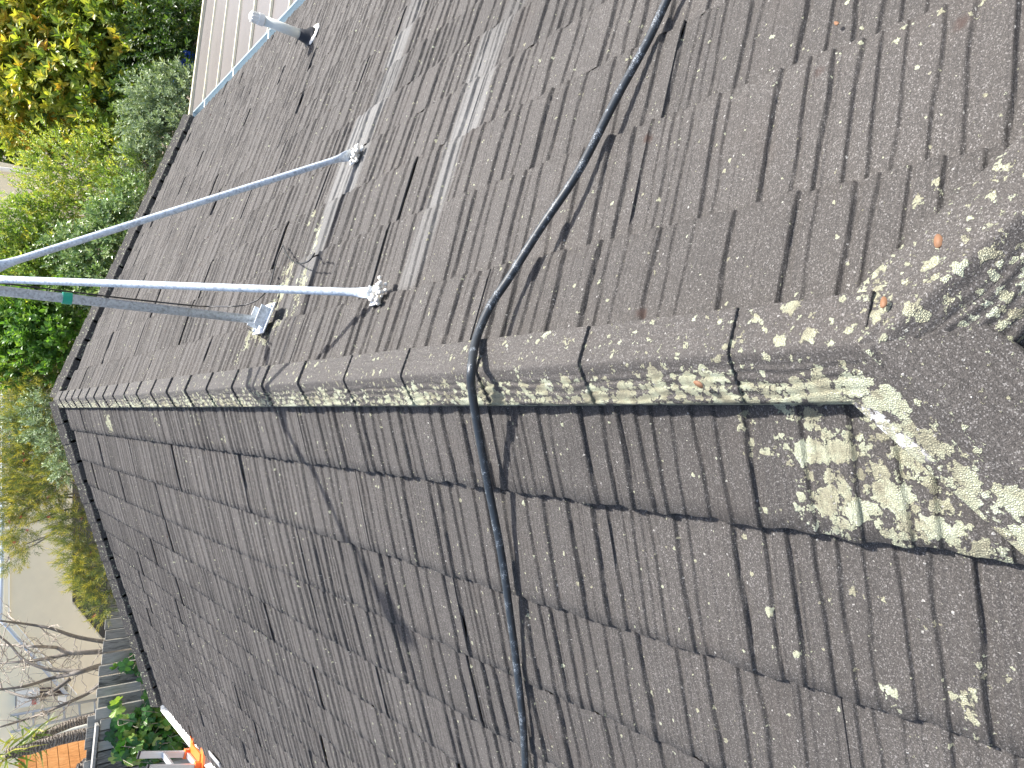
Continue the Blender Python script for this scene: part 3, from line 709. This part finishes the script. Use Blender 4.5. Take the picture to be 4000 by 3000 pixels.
plant('magnolia_tree', 'large tree with yellow and orange tinted leaves behind the brown patio roof', 'tree',
      [(60, 90, 14.8, 190), (90, 330, 14.6, 180), (300, 110, 14.3, 190), (290, 350, 14.0, 190), (130, 500, 14.6, 90), (460, 260, 13.6, 165), (480, 80, 13.5, 165), (600, 170, 13.2, 120), (470, 470, 13.2, 115), (640, 40, 13.2, 110), (-60, 200, 15.2, 200), (380, 570, 13.4, 70)],
      (6.6, 14.0, GZ), R_(1), M['magnolia'], M['bark_grey'], 3600, 7, .11, .165, .075, 1.05, .48, .17, .22, .16, trunk_r=.13, up=.5, twig=22)
plant('grey_shrub', 'grey green shrub with downy leaves between the grey gutter and the orange tinted tree', 'shrub',
      [(600, 400, 12.0, 85), (690, 440, 11.7, 70), (640, 530, 11.8, 75), (570, 500, 12.1, 70), (700, 340, 11.8, 70), (560, 620, 11.9, 65), (730, 500, 11.5, 40)],
      (4.0, 12.0, GZ), R_(2), M['greyleaf'], M['bark_grey'], 900, 9, .16, .075, .032, .85, .5, .2, trunk_r=.04, up=.6, twig=10)
plant('dark_shrub', 'dark leafy shrub filling the shade under the orange tinted tree', 'shrub',
      [(640, 130, 12.6, 130), (690, 260, 12.2, 90), (560, 380, 12.9, 110), (720, 40, 12.0, 90)],
      (5.6, 13.0, GZ), R_(12), M['darkleaf'], M['bark_grey'], 800, 8, .14, .09, .04, 1., .3, .15, trunk_r=.05)
plant('airy_shrub', 'airy yellow green shrub with many thin twigs behind the far gable', 'shrub',
      [(230, 640, 13.2, 110), (330, 700, 12.9, 110), (430, 620, 12.7, 100), (480, 740, 12.3, 85), (250, 800, 13.2, 100), (370, 830, 12.8, 90), (150, 760, 13.6, 80), (400, 520, 13., 60), (520, 700, 12.0, 75), (560, 640, 11.9, 60), (470, 800, 11.9, 65)],
      (2.9, 12.9, GZ), R_(3), M['limeleaf'], M['bark_grey'], 1250, 9, .17, .062, .026, .9, .55, .22, .1, .15, trunk_r=.045, up=.5, inner=.3, twig=60)
plant('variegated_shrub', 'dense shrub with pale glossy leaves right behind the barge tiles', 'shrub',
      [(440, 900, 11.6, 80), (400, 980, 11.7, 90), (350, 1060, 11.8, 90), (320, 1150, 11.8, 80), (280, 980, 12.1, 80), (420, 830, 11.8, 60), (380, 1120, 11.5, 60), (500, 820, 11.5, 60), (530, 750, 11.5, 50), (460, 960, 11.3, 50), (400, 1090, 11.3, 40)],
      (2.0, 11.8, GZ), R_(4), M['variegated'], M['bark_grey'], 1150, 8, .11, .075, .036, 1., .55, .22, trunk_r=.04, up=.4)
plant('lime_shrub', 'tall loose lime green shrub behind the antenna pole', 'shrub',
      [(60, 900, 13.2, 110), (160, 900, 13., 100), (80, 1030, 13.0, 110), (200, 1000, 12.7, 90), (150, 1110, 12.5, 85), (30, 1130, 13.2, 90), (220, 1120, 12.4, 70)],
      (1.8, 12.9, GZ), R_(5), M['limeleaf'], M['bark_grey'], 1300, 8, .15, .078, .034, .95, .45, .22, .15, .15, trunk_r=.05, up=.5, twig=25)
plant('round_leaf_shrub', 'fresh green shrub with round leaves between the antenna pole and the ridge end', 'shrub',
      [(110, 1230, 12.4, 110), (220, 1210, 12.0, 90), (60, 1340, 12.6, 110), (180, 1330, 12.0, 95), (110, 1430, 12.4, 90), (250, 1320, 11.7, 60), (220, 1420, 11.8, 55), (30, 1440, 12.8, 60)],
      (.6, 12.2, GZ), R_(6), M['greenleaf'], M['bark_grey'], 1150, 8, .13, .085, .058, 1., .48, .2, .12, .12, trunk_r=.045, up=.5)
gv = [(150, 1480, 12.2, 60), (200, 1500, 11.9, 45), (130, 1600, 12.2, 80), (190, 1640, 11.8, 55), (60, 1560, 12.6, 55), (60, 1700, 12.6, 90), (150, 1730, 12.1, 75), (220, 1790, 11.7, 50), (60, 1830, 12.6, 85), (150, 1850, 12.2, 80), (240, 1880, 11.9, 60),
      (40, 1960, 12.6, 70), (130, 1960, 12.3, 60), (60, 2060, 12.6, 55), (30, 2180, 12.7, 45), (90, 2130, 12.5, 35), (250, 2020, 11.9, 55), (290, 2070, 11.8, 55), (310, 2160, 11.8, 55), (350, 2230, 11.7, 50), (390, 2300, 11.6, 50), (400, 2370, 11.5, 40), (320, 2260, 11.9, 40), (410, 2200, 11.4, 35)]
gro = plant('grevillea_shrub', 'feathery needle-leaved shrub with yellow tips and small red flowers by the ridge end', 'shrub', gv,
      (-1.2, 12.2, GZ), R_(7), M['needle'], M['bark_grey'], 2500, 15, .17, .075, .0085, .75, .46, .17, .05, .55, 'needle', trunk_r=.05, up=.6, inner=.45, twig=70)
fl = MB(); r = R_(70)
P, d, zz, kk = blob_points(px_blobs(gv), 60, r, .8, 1.05)
for i in range(60):
    fl = MB(); shoots(fl, P[i:i+1], d[i:i+1], r, 12, .04, .035, .008, 1.0, np.full(1, .5), 'needle'); fl.build('flower', M['redflower'], gro)
plant('olive_shrub', 'low shrub with small grey green leaves under the feathery shrub at the ridge end', 'shrub',
      [(150, 1590, 11.7, 45), (170, 1680, 11.6, 45), (215, 1740, 11.4, 40), (120, 1660, 12., 50), (250, 1830, 11.3, 35), (60, 1640, 12.2, 40)],
      (-.4, 11.6, GZ), R_(8), M['greyleaf'], M['bark_grey'], 420, 9, .12, .055, .022, .9, .45, .2, trunk_r=.03, up=.5)
# far row of trees that closes the view
for i, (x, y, Y, rp, lab) in enumerate([(60, 480, 24, 130, 'dark distant tree with yellow leaf tips beyond the large orange tinted tree'),
                                        (-40, 950, 30, 170, 'dark distant tree behind the tall lime green shrub'),
                                        (-60, 1250, 28, 160, 'dark distant tree behind the fresh green round-leaved shrub')]):
    plant('distant_tree', lab, 'tree', [(x, y, Y, rp), (x+70, y+90, Y, rp*.7), (x+80, y-80, Y, rp*.8), (x-90, y, Y+1, rp)], (*at_y(x, y, Y)[:2], GZ), R_(30+i), M['darkleaf'], M['bark_grey'],
          900, 7, .3, .2, .1, 1., .5, .2, .15, trunk_r=.12, group='distant dark trees')

# ------------------------------------------------------------------ fence of weathered palings, and the vine on it
fence = empty('paling_fence', (-4, 11.7, GZ), 'weathered grey paling fence with a capping rail behind the far gable', 'fence')
r = R_(50)
Fa, Fb = at_y(428, 2280, 11.65), at_y(352, 3040, 11.9)
fd = (Fb-Fa); fd[2] = 0; Lf = np.linalg.norm(fd); fd /= Lf; fn = np.cross(fd, Z3)
pal = MB(); u = -1.6; zt0 = Fa[2]; zt1 = Fb[2]
split = 2.05
while u < Lf+1.5:
    wd = r.uniform(.15, .20)
    zt = zt0+(zt1-zt0)*u/Lf+r.normal(0, .012)
    if u > split: zt -= .06
    if u > .2 and u < split: zt += .03*((u*3) % 1)
    c = Fa+fd*(u+wd/2); off_ = r.uniform(-.012, .012)
    pal.box((c[0]-fn[0]*off_, c[1]-fn[1]*off_, (zt+GZ-.7)/2), wd-.020, .02, zt-GZ+.7, fd, fn, Z3, pv=r.uniform(-.12, .22))
    u += wd
pal.build('palings', M['paling'], fence)
rail = MB(); c0, c1 = Fa+fd*(split+.1), Fa+fd*(Lf+1.5)
for (dz, t_, w_) in ((-.02, .04, .11),):
    z0 = zt0+(zt1-zt0)*(split+.1)/Lf+dz; z1 = zt0+(zt1-zt0)*(Lf+1.5)/Lf+dz
    a0 = np.array([c0[0], c0[1], z0]); a1 = np.array([c1[0], c1[1], z1]); dd = a1-a0; ln = np.linalg.norm(dd); dd /= ln
    rail.box((a0+a1)/2, ln, w_, t_, dd, fn, np.cross(dd, fn), pv=.12)
rail.build('capping_rail', M['paling'], fence)
bk = MB(); u = split
while u < Lf+1.5:     # the taller back palings seen over the capping
    wd = r.uniform(.16, .22); c = Fa+fd*(u+wd/2)+fn*(-.10 if fn[1] < 0 else .10); zt = zt0+(zt1-zt0)*u/Lf+.10+r.normal(0, .015)
    bk.box((c[0], c[1], (zt+GZ)/2), wd-.01, .02, zt-GZ, fd, fn, Z3, pv=r.uniform(-.2, .1)); u += wd
bk.build('back_palings', M['paling'], fence)
pst = MB(); c = at_y(760, 2965, 11.5); pst.box((c[0], c[1], -2.7), .12, .10, 2.0, pv=.1); pst.build('post', M['paling'], fence)
fy = fn if fn[1] < 0 else -fn
vine = empty('grape_vine', (-5, 11.5, GZ), 'grape vine with broad lobed leaves climbing the grey paling fence', 'vine')
vm = MB(); st = MB(); r = R_(51)
def fence_pt(x, y, off_=.08):
    d = ray(x, y); pl = Fa+fy*off_; t_ = ((pl-CAMP)@fy)/(d@fy); return CAMP+d*t_
lobes = []
NL = 34
for i in range(NL):
    a_ = (i/NL)*2*np.pi
    rr_ = .62+.38*abs(math.cos(2.5*a_))**.8+.05*math.cos(17*a_)
    if abs(a_-np.pi) < .35: rr_ *= .45+.5*abs(a_-np.pi)/.35
    lobes.append((rr_*math.cos(a_), rr_*math.sin(a_)))
lobes = np.array(lobes)
spots = []
while len(spots) < 215:
    x, y = r.uniform(410, 800), r.uniform(2720, 2985)
    # the vine fills a patch that narrows upwards
    e = ((x-610)/185)**2+((y-2880)/125)**2
    if e < 1 and r.random() < 1.15-e*.8: spots.append((x, y))
spots += [(535, 2570), (545, 2615), (490, 2600), (480, 2615), (530, 2605), (555, 2640), (450, 2605), (455, 2740), (450, 2760), (455, 2775), (570, 2700), (575, 2720), (520, 2560), (445, 2960), (440, 2900), (560, 2655), (500, 2612)]
for x, y in spots:
    c = fence_pt(x, y, r.uniform(.04, .30)); s_ = r.uniform(.065, .135)*(1. if x > 560 or r.random() < .5 else .9)
    nrm = fy*.9+r.normal(0, .45, 3)+Z3*.35; nrm /= np.linalg.norm(nrm)
    ax = np.cross(nrm, fd*r.choice([-1, 1])+r.normal(0, .5, 3)); ax /= np.linalg.norm(ax); ay = np.cross(nrm, ax)
    V = c+s_*(lobes[:, :1]*ax+lobes[:, 1:]*ay)+nrm*(-.25*s_*(np.linalg.norm(lobes, axis=1)**2)[:, None]+.12*s_*np.abs(lobes[:, 1:]))
    V = np.vstack([V, c[None]+nrm*.02*s_]); j = np.arange(NL)
    vm.add(V, np.stack([j, (j+1) % NL, np.full(NL, NL)], -1), tint=np.clip(r.choice([.2, .5, .85], p=[.36, .38, .26])+r.normal(0, .1), 0, 1))
    if r.random() < .35: st.tube(smooth_path([c, c+r.normal(0, .06, 3), c+r.normal(0, .12, 3)-Z3*.1], 3), .004, 5)
for _ in range(12):
    a_, b_ = r.integers(len(spots)), r.integers(len(spots)); st.tube(smooth_path([fence_pt(*spots[a_], .06), fence_pt(*spots[b_], .05)+r.normal(0, .03, 3), fence_pt(620, 2900, .05)], 6), .006, 5)
vm.build('leaves', M['vine'], vine); st.build('stems', M['bark_pale'], vine)

# ------------------------------------------------------------------ ladder against the white gutter
gx_ = -(wl+.19); gz_ = ze-.02
lad = empty('ladder', (gx_-.75, 8.5, -3.9), 'aluminium ladder whose top stands above the white gutter with an orange clip', 'ladder')
ya, yb = 8.62, 8.20
ld = np.array([.24, 0, 1.]); ld /= np.linalg.norm(ld); lx = np.cross(Y3, ld)
def lp(t, yv): return np.array([gx_, yv, gz_])+ld*t
for yv in (ya, yb):
    s_ = MB(); s_.box(lp(-.92, yv), .075, .030, 3.06, lx, Y3, ld); s_.build('stile', M['alu'], lad)
    MB().box(lp(.622, yv), .085, .036, .02, lx, Y3, ld).build('end_cap', M['rubber'], lad)
for t_ in (.34, .06, -.22, -.5, -.78, -1.06, -1.34, -1.62, -1.9):
    MB().box(lp(t_, (ya+yb)/2), .06, abs(ya-yb)-.031, .028, lx, Y3, ld).build('rung', M['alu'], lad)
oc = MB()
for yv in (ya, yb):
    oc.box(lp(.02, yv)+lx*.005, .105, .06, .16, lx, Y3, ld)
    oc.box(np.array([-(wl+.06), yv-.02, ze-.012]), .22, .11, .025)
oc.box(np.array([-(wl+.09), (ya+yb)/2-.02, ze+.004]), .11, .36, .018)
oc.build('plastic_clip', M['orange'], lad)
wb_ = MB(); c = hit(838, 2965, -1, .02); SL = np.array([-CT, 0, -ST]); wb_.box(c, .06, .36, .012, SL, Y3, np.array([-ST, 0, CT])); wb_.build('spacer_bar', M['alu'], lad)

# ------------------------------------------------------------------ neighbour: rendered house, outside stair, meter box, pipes, ladder on the wall
YN = 17.2
nh = empty('neighbour_house', (-4, YN, GZ), 'pale rendered house with a solid stair balustrade behind the paling fence', 'house')
wx0, wx1 = -14., 1.6
MB().box(((wx0+wx1)/2, YN+.15, 0), wx1-wx0, .3, 7.5).build('wall', M['wall'], nh)
YS = 15.6
def poly(lst, Y): return [at_y(x, y, Y) for x, y in lst]
def plate(lst, Y, th_): return MB().prism(poly(lst, Y), (0, th_, 0))
plate([(36, 1500), (36, 2410), (300, 2712), (470, 2712), (470, 2560), (390, 2490), (282, 2355), (282, 1500)], YS, .14).build('stair_balustrade', M['wall2'], nh)
plate([(286, 1600), (286, 2352), (400, 2492), (520, 2492), (520, 1600)], YS+.5, .1).build('stair_shade_plate', M['shade_and_dark_trim'], nh)  # dark plate standing in for the shade under the landing
plate([(290, 2315), (290, 2335), (520, 2318), (520, 2298)], YS+.3, .08).build('beam', M['shade_and_dark_trim'], nh)
MB().tube([at_y(12, 1500, YS), at_y(10, 2150, YS), at_y(3, 2400, YS), at_y(0, 2418, YS), at_y(30, 2448, YS), at_y(265, 2718, YS)], .035, 12).build('handrail', M['steel_rail'], nh, True)
MB().tube([at_y(36, 1500, YS-.02), at_y(36, 2410, YS-.02), at_y(300, 2712, YS-.02)], .012, 6).build('edge_trim', M['white_trim'], nh)
plate([(230, 2725), (262, 2722), (262, 2752), (230, 2755)], YS+.3, .12).build('junction_box', M['meter'], nh)
plate([(60, 2770), (155, 2750), (155, 2690), (60, 2700)], YN-.16, .14).build('meter_box', M['meter'], nh)
plate([(124, 2755), (142, 2751), (142, 2722), (124, 2724)], YN-.17, .008).build('label_plate', M['red'], nh)
plate([(60, 2720), (64, 2720), (64, 2765), (60, 2766)], YN-.17, .008).build('slot', M['shade_and_dark_trim'], nh)
for dy in (0, 14, 34): MB().tube([at_y(155, 2690+dy, YN-.08), at_y(200, 2688+dy*.8, YN-.08), at_y(238, 2702+dy*.4, YN-.08)], .018, 8).build('service_pipe', M['copper'], nh, True)
gr_ = MB()
for i in range(5): gr_.add(poly([(240+i*5, 2668), (242+i*5, 2668), (242+i*5, 2712), (240+i*5, 2714)], YN-.03), np.array([[0, 1, 2, 3]]))
for i in range(5): gr_.add(poly([(238, 2668+i*10), (264, 2666+i*10), (264, 2668+i*10), (238, 2671+i*10)], YN-.035), np.array([[0, 1, 2, 3]]))
gr_.build('wall_vent', M['shade_and_dark_trim'], nh)
wlad = empty('wall_ladder', at_y(378, 2760, YN-.3), 'grey metal ladder standing against the pale house wall', 'ladder')
MB().tube([at_y(40, 2795, YN-.2), at_y(378, 2733, YN-.2)], .028, 8).build('stile', M['alu_grey'], wlad, True)
MB().tube([at_y(40, 2860, YN-.2), at_y(378, 2782, YN-.2)], .028, 8).build('stile', M['alu_grey'], wlad, True)
for i in range(6):
    x = 70+i*60
    MB().tube([at_y(x, 2795-(x-40)*.183, YN-.2), at_y(x+3, 2860-(x-40)*.23, YN-.2)], .022, 8).build('rung', M['alu_grey'], wlad, True)
# PVC downpipe
dp = empty('downpipe', at_y(380, 2830, 14.6), 'white plastic downpipe standing between the two palm trunks', 'downpipe')
MB().tube([at_y(150, 2878, 14.6), at_y(375, 2826, 14.6), at_y(520, 2795, 14.6)], .05, 14).build('pipe', M['pvc'], dp, True)
MB().tube([at_y(348, 2832, 14.6), at_y(356, 2830, 14.6)], .057, 14).build('collar', M['pvc'], dp, True)
# palms
def palm(name, label, p0, p1, Y, px, fronds, seed):
    r = R_(seed); root = empty(name, (*at_y(*p1, Y)[:2], GZ), label, 'palm', 'palm trunks behind the paling fence')
    P = np.array([at_y(p0[0]+(p1[0]-p0[0])*t_, p0[1]+(p1[1]-p0[1])*t_+4*math.sin(t_*7), Y) for t_ in np.linspace(0, 1.45, 22)])
    rd = rad_at(P[8], px/2)
    MB().tube(P, rd*(1+r.normal(0, .035, 22))*np.linspace(.85, 1.08, 22), 14).build('trunk', M['palm'], root, True)
    if fronds:
        top = P[0]; mb = MB(); n = fronds
        D = r.normal(0, 1, (n, 3))+np.array([0, -.25, -.35])
        leaves(mb, np.repeat(top[None], n, 0)+r.normal(0, .06, (n, 3)), D, np.cross(D, r.normal(0, 1, (n, 3))), r.uniform(.35, .65, n), r.uniform(.03, .05, n), r.uniform(.1, 1, n), .25, 'needle')
        mb.build('strap_leaves', M['strap'], root)
palm('palm_tree', 'slim ringed palm trunk with green strap leaves next to the wall ladder', (120, 2880), (375, 2800), 14.2, 27, 34, 1)
palm('palm_tree', 'thicker palm trunk in front of the orange timber shed', (20, 2945), (368, 2858), 13.4, 36, 44, 2)
palm('palm_tree', 'short piece of palm trunk low beside the orange timber shed', (300, 3000), (356, 2975), 13.0, 30, 0, 3)
# orange timber shed
sh = empty('timber_shed', (*at_y(360, 2950, 15.2)[:2], GZ), 'orange timber board shed behind the palm trunks', 'shed')
r = R_(61); sm = MB()
q0, q1 = at_y(362, 2880, 15.2), at_y(365, 3160, 14.0); sd = q1-q0; sd[2] = 0; Ls = np.linalg.norm(sd); sd /= Ls; sn = np.cross(sd, Z3)
u = 0
zt = at_y(70, 2945, 15.2)[2]
hgt_ = zt-GZ; nb_ = int(hgt_/.17)
for i in range(nb_):
    sm.box(q0+sd*Ls/2+Z3*(GZ-q0[2]+(i+.5)*.17), Ls, .025, .160, sd, sn, Z3, pv=r.uniform(-.1, .15))
sm.box(q0+sd*Ls/2+Z3*(GZ-q0[2]+hgt_/2)+sn*(.03 if sn[1] > 0 else -.03), Ls, .02, hgt_, sd, sn, Z3, pv=-.3)
sm.build('wall', M['orange_timber'], sh)
MB().box(q0+Z3*(GZ-q0[2]+hgt_/2)+sd*.62-(sn if sn[1] > 0 else -sn)*.04, .07, .05, hgt_, sd, sn, Z3, pv=-.15).build('corner_post', M['orange_timber'], sh)
# bare tree
bt = empty('bare_tree', (*at_y(400, 2560, 13.2)[:2], GZ), 'leafless tree of several bare grey stems behind the paling fence', 'tree')
r = R_(64); bm = MB(); tw = MB()
stems = [[(520, 2545), (410, 2545), (270, 2550), (220, 2530), (130, 2525), (0, 2518)], [(270, 2552), (180, 2573), (80, 2585), (-20, 2592)], [(520, 2610), (405, 2600), (310, 2625), (200, 2650), (100, 2680), (-10, 2695)],
         [(310, 2622), (220, 2618), (170, 2610), (90, 2575), (40, 2520), (-20, 2470)], [(410, 2508), (300, 2488), (200, 2455), (120, 2440), (0, 2425)], [(405, 2660), (340, 2710), (240, 2755), (130, 2800), (0, 2840)], [(275, 2650), (220, 2690), (170, 2715), (110, 2725), (0, 2690)]]
for st_ in stems:
    Y0 = 13.2+r.uniform(-.3, .5); P = smooth_path([at_y(x, y, Y0+.15*i*r.uniform(-1, 1)) for i, (x, y) in enumerate(st_)], 6)
    r0 = .055 if st_[0][0] > 500 else .036
    bm.tube(P, np.linspace(r0, .014, len(P)), 9, pv=r.uniform(-.1, .15))
    for _ in range(11):
        i0 = r.integers(len(P)//4, len(P)); d = r.normal(0, 1, 3)+np.array([0, 0, .5]); d[1] *= .5; d /= np.linalg.norm(d); L_ = r.uniform(.25, .8)
        Q = branch_to(tw, P[i0], P[i0]+d*L_, .009, .003, r, .25)
        for _ in range(2):
            j0 = r.integers(2, 7); e = d+r.normal(0, .8, 3); e /= np.linalg.norm(e); branch_to(tw, Q[j0], Q[j0]+e*L_*.5, .005, .002, r, .25, 5)
bm.build('trunk', M['bark_grey'], bt, True); tw.build('twigs', M['bark_pale'], bt, True)
# far white building and its rail
fb = empty('far_building', (*at_y(100, 720, 22)[:2], GZ), 'pale far building with a rounded top edge behind the airy shrub', 'building')
c = poly([(-120, 618), (0, 632), (170, 668), (188, 700), (190, 720), (330, 740), (330, 815), (-120, 800)], 22.); MB().prism(c, (0, 3, 0)).build('wall', M['wall'], fb)
MB().tube([at_y(-120, 652, 21.9), at_y(0, 660, 21.9), at_y(150, 676, 21.9), at_y(188, 705, 21.9)], .06, 8).build('edge_moulding', M['white_trim'], fb, True)
frl = empty('far_rail', at_y(160, 600, 20), 'pale fence rail beyond the airy shrub beside the far building', 'rail')
MB().tube([at_y(152, 662, 20.5), at_y(200, 500, 21.5)], .07, 6).build('rail', M['white_trim'], frl)
# blue crates under the tree
for i, (x, y, lab) in enumerate([(712, 300, 'blue plastic crate on the ground under the tree, nearer the grey shrub'), (738, 262, 'blue plastic crate under the tree, nearer the tree trunk')]):
    c = at_y(x, y, 12.3); bx = MB(); yv = 12.3
    for q_ in range(4): bx.box(c+Z3*(-.10+q_*.07), .42, .3, .05)
    for sx_ in (-1, 1): bx.box(c+X3*sx_*.19, .03, .28, .30)
    tag(bx.build('plastic_crate', M['blue_plastic']), lab, 'crate', 'blue crates under the tree')

# ------------------------------------------------------------------ dry leaves lying on the tiles
for (x, y, sg, h, L_, lab) in [(3668, 947, 1, .055, .030, 'rust brown dry leaf scrap on the lichen covered hip cap'), (3454, 1185, 1, .075, .024, 'pale orange dry leaf scrap near where the hips meet'),
                               (2732, 1500, -1, .075, .026, 'tan oval seed husk on the lichen side of the ridge cap'), (3270, 94, 1, .004, .018, 'pale beige twig scrap lying on the right tile slope')]:
    c = hit(x, y, sg, h); mb = MB(); nv = np.array([sg*ST, 0, CT])
    a_ = rng.uniform(0, 6.28); ax = math.cos(a_)*Y3+math.sin(a_)*np.array([CT*sg, 0, -ST]); ay = np.cross(nv, ax)
    t_ = np.linspace(0, 2*np.pi, 12, endpoint=False)
    top = c+L_*.5*np.cos(t_)[:, None]*ax+L_*.26*np.sin(t_)[:, None]*ay+nv*(.003+.12*L_*np.cos(t_)[:, None]**2)
    mb.prism(top, -nv*.0025); tag(mb.build('dry_leaf', M['dry_leaf'], None, True), lab, 'dry leaf')
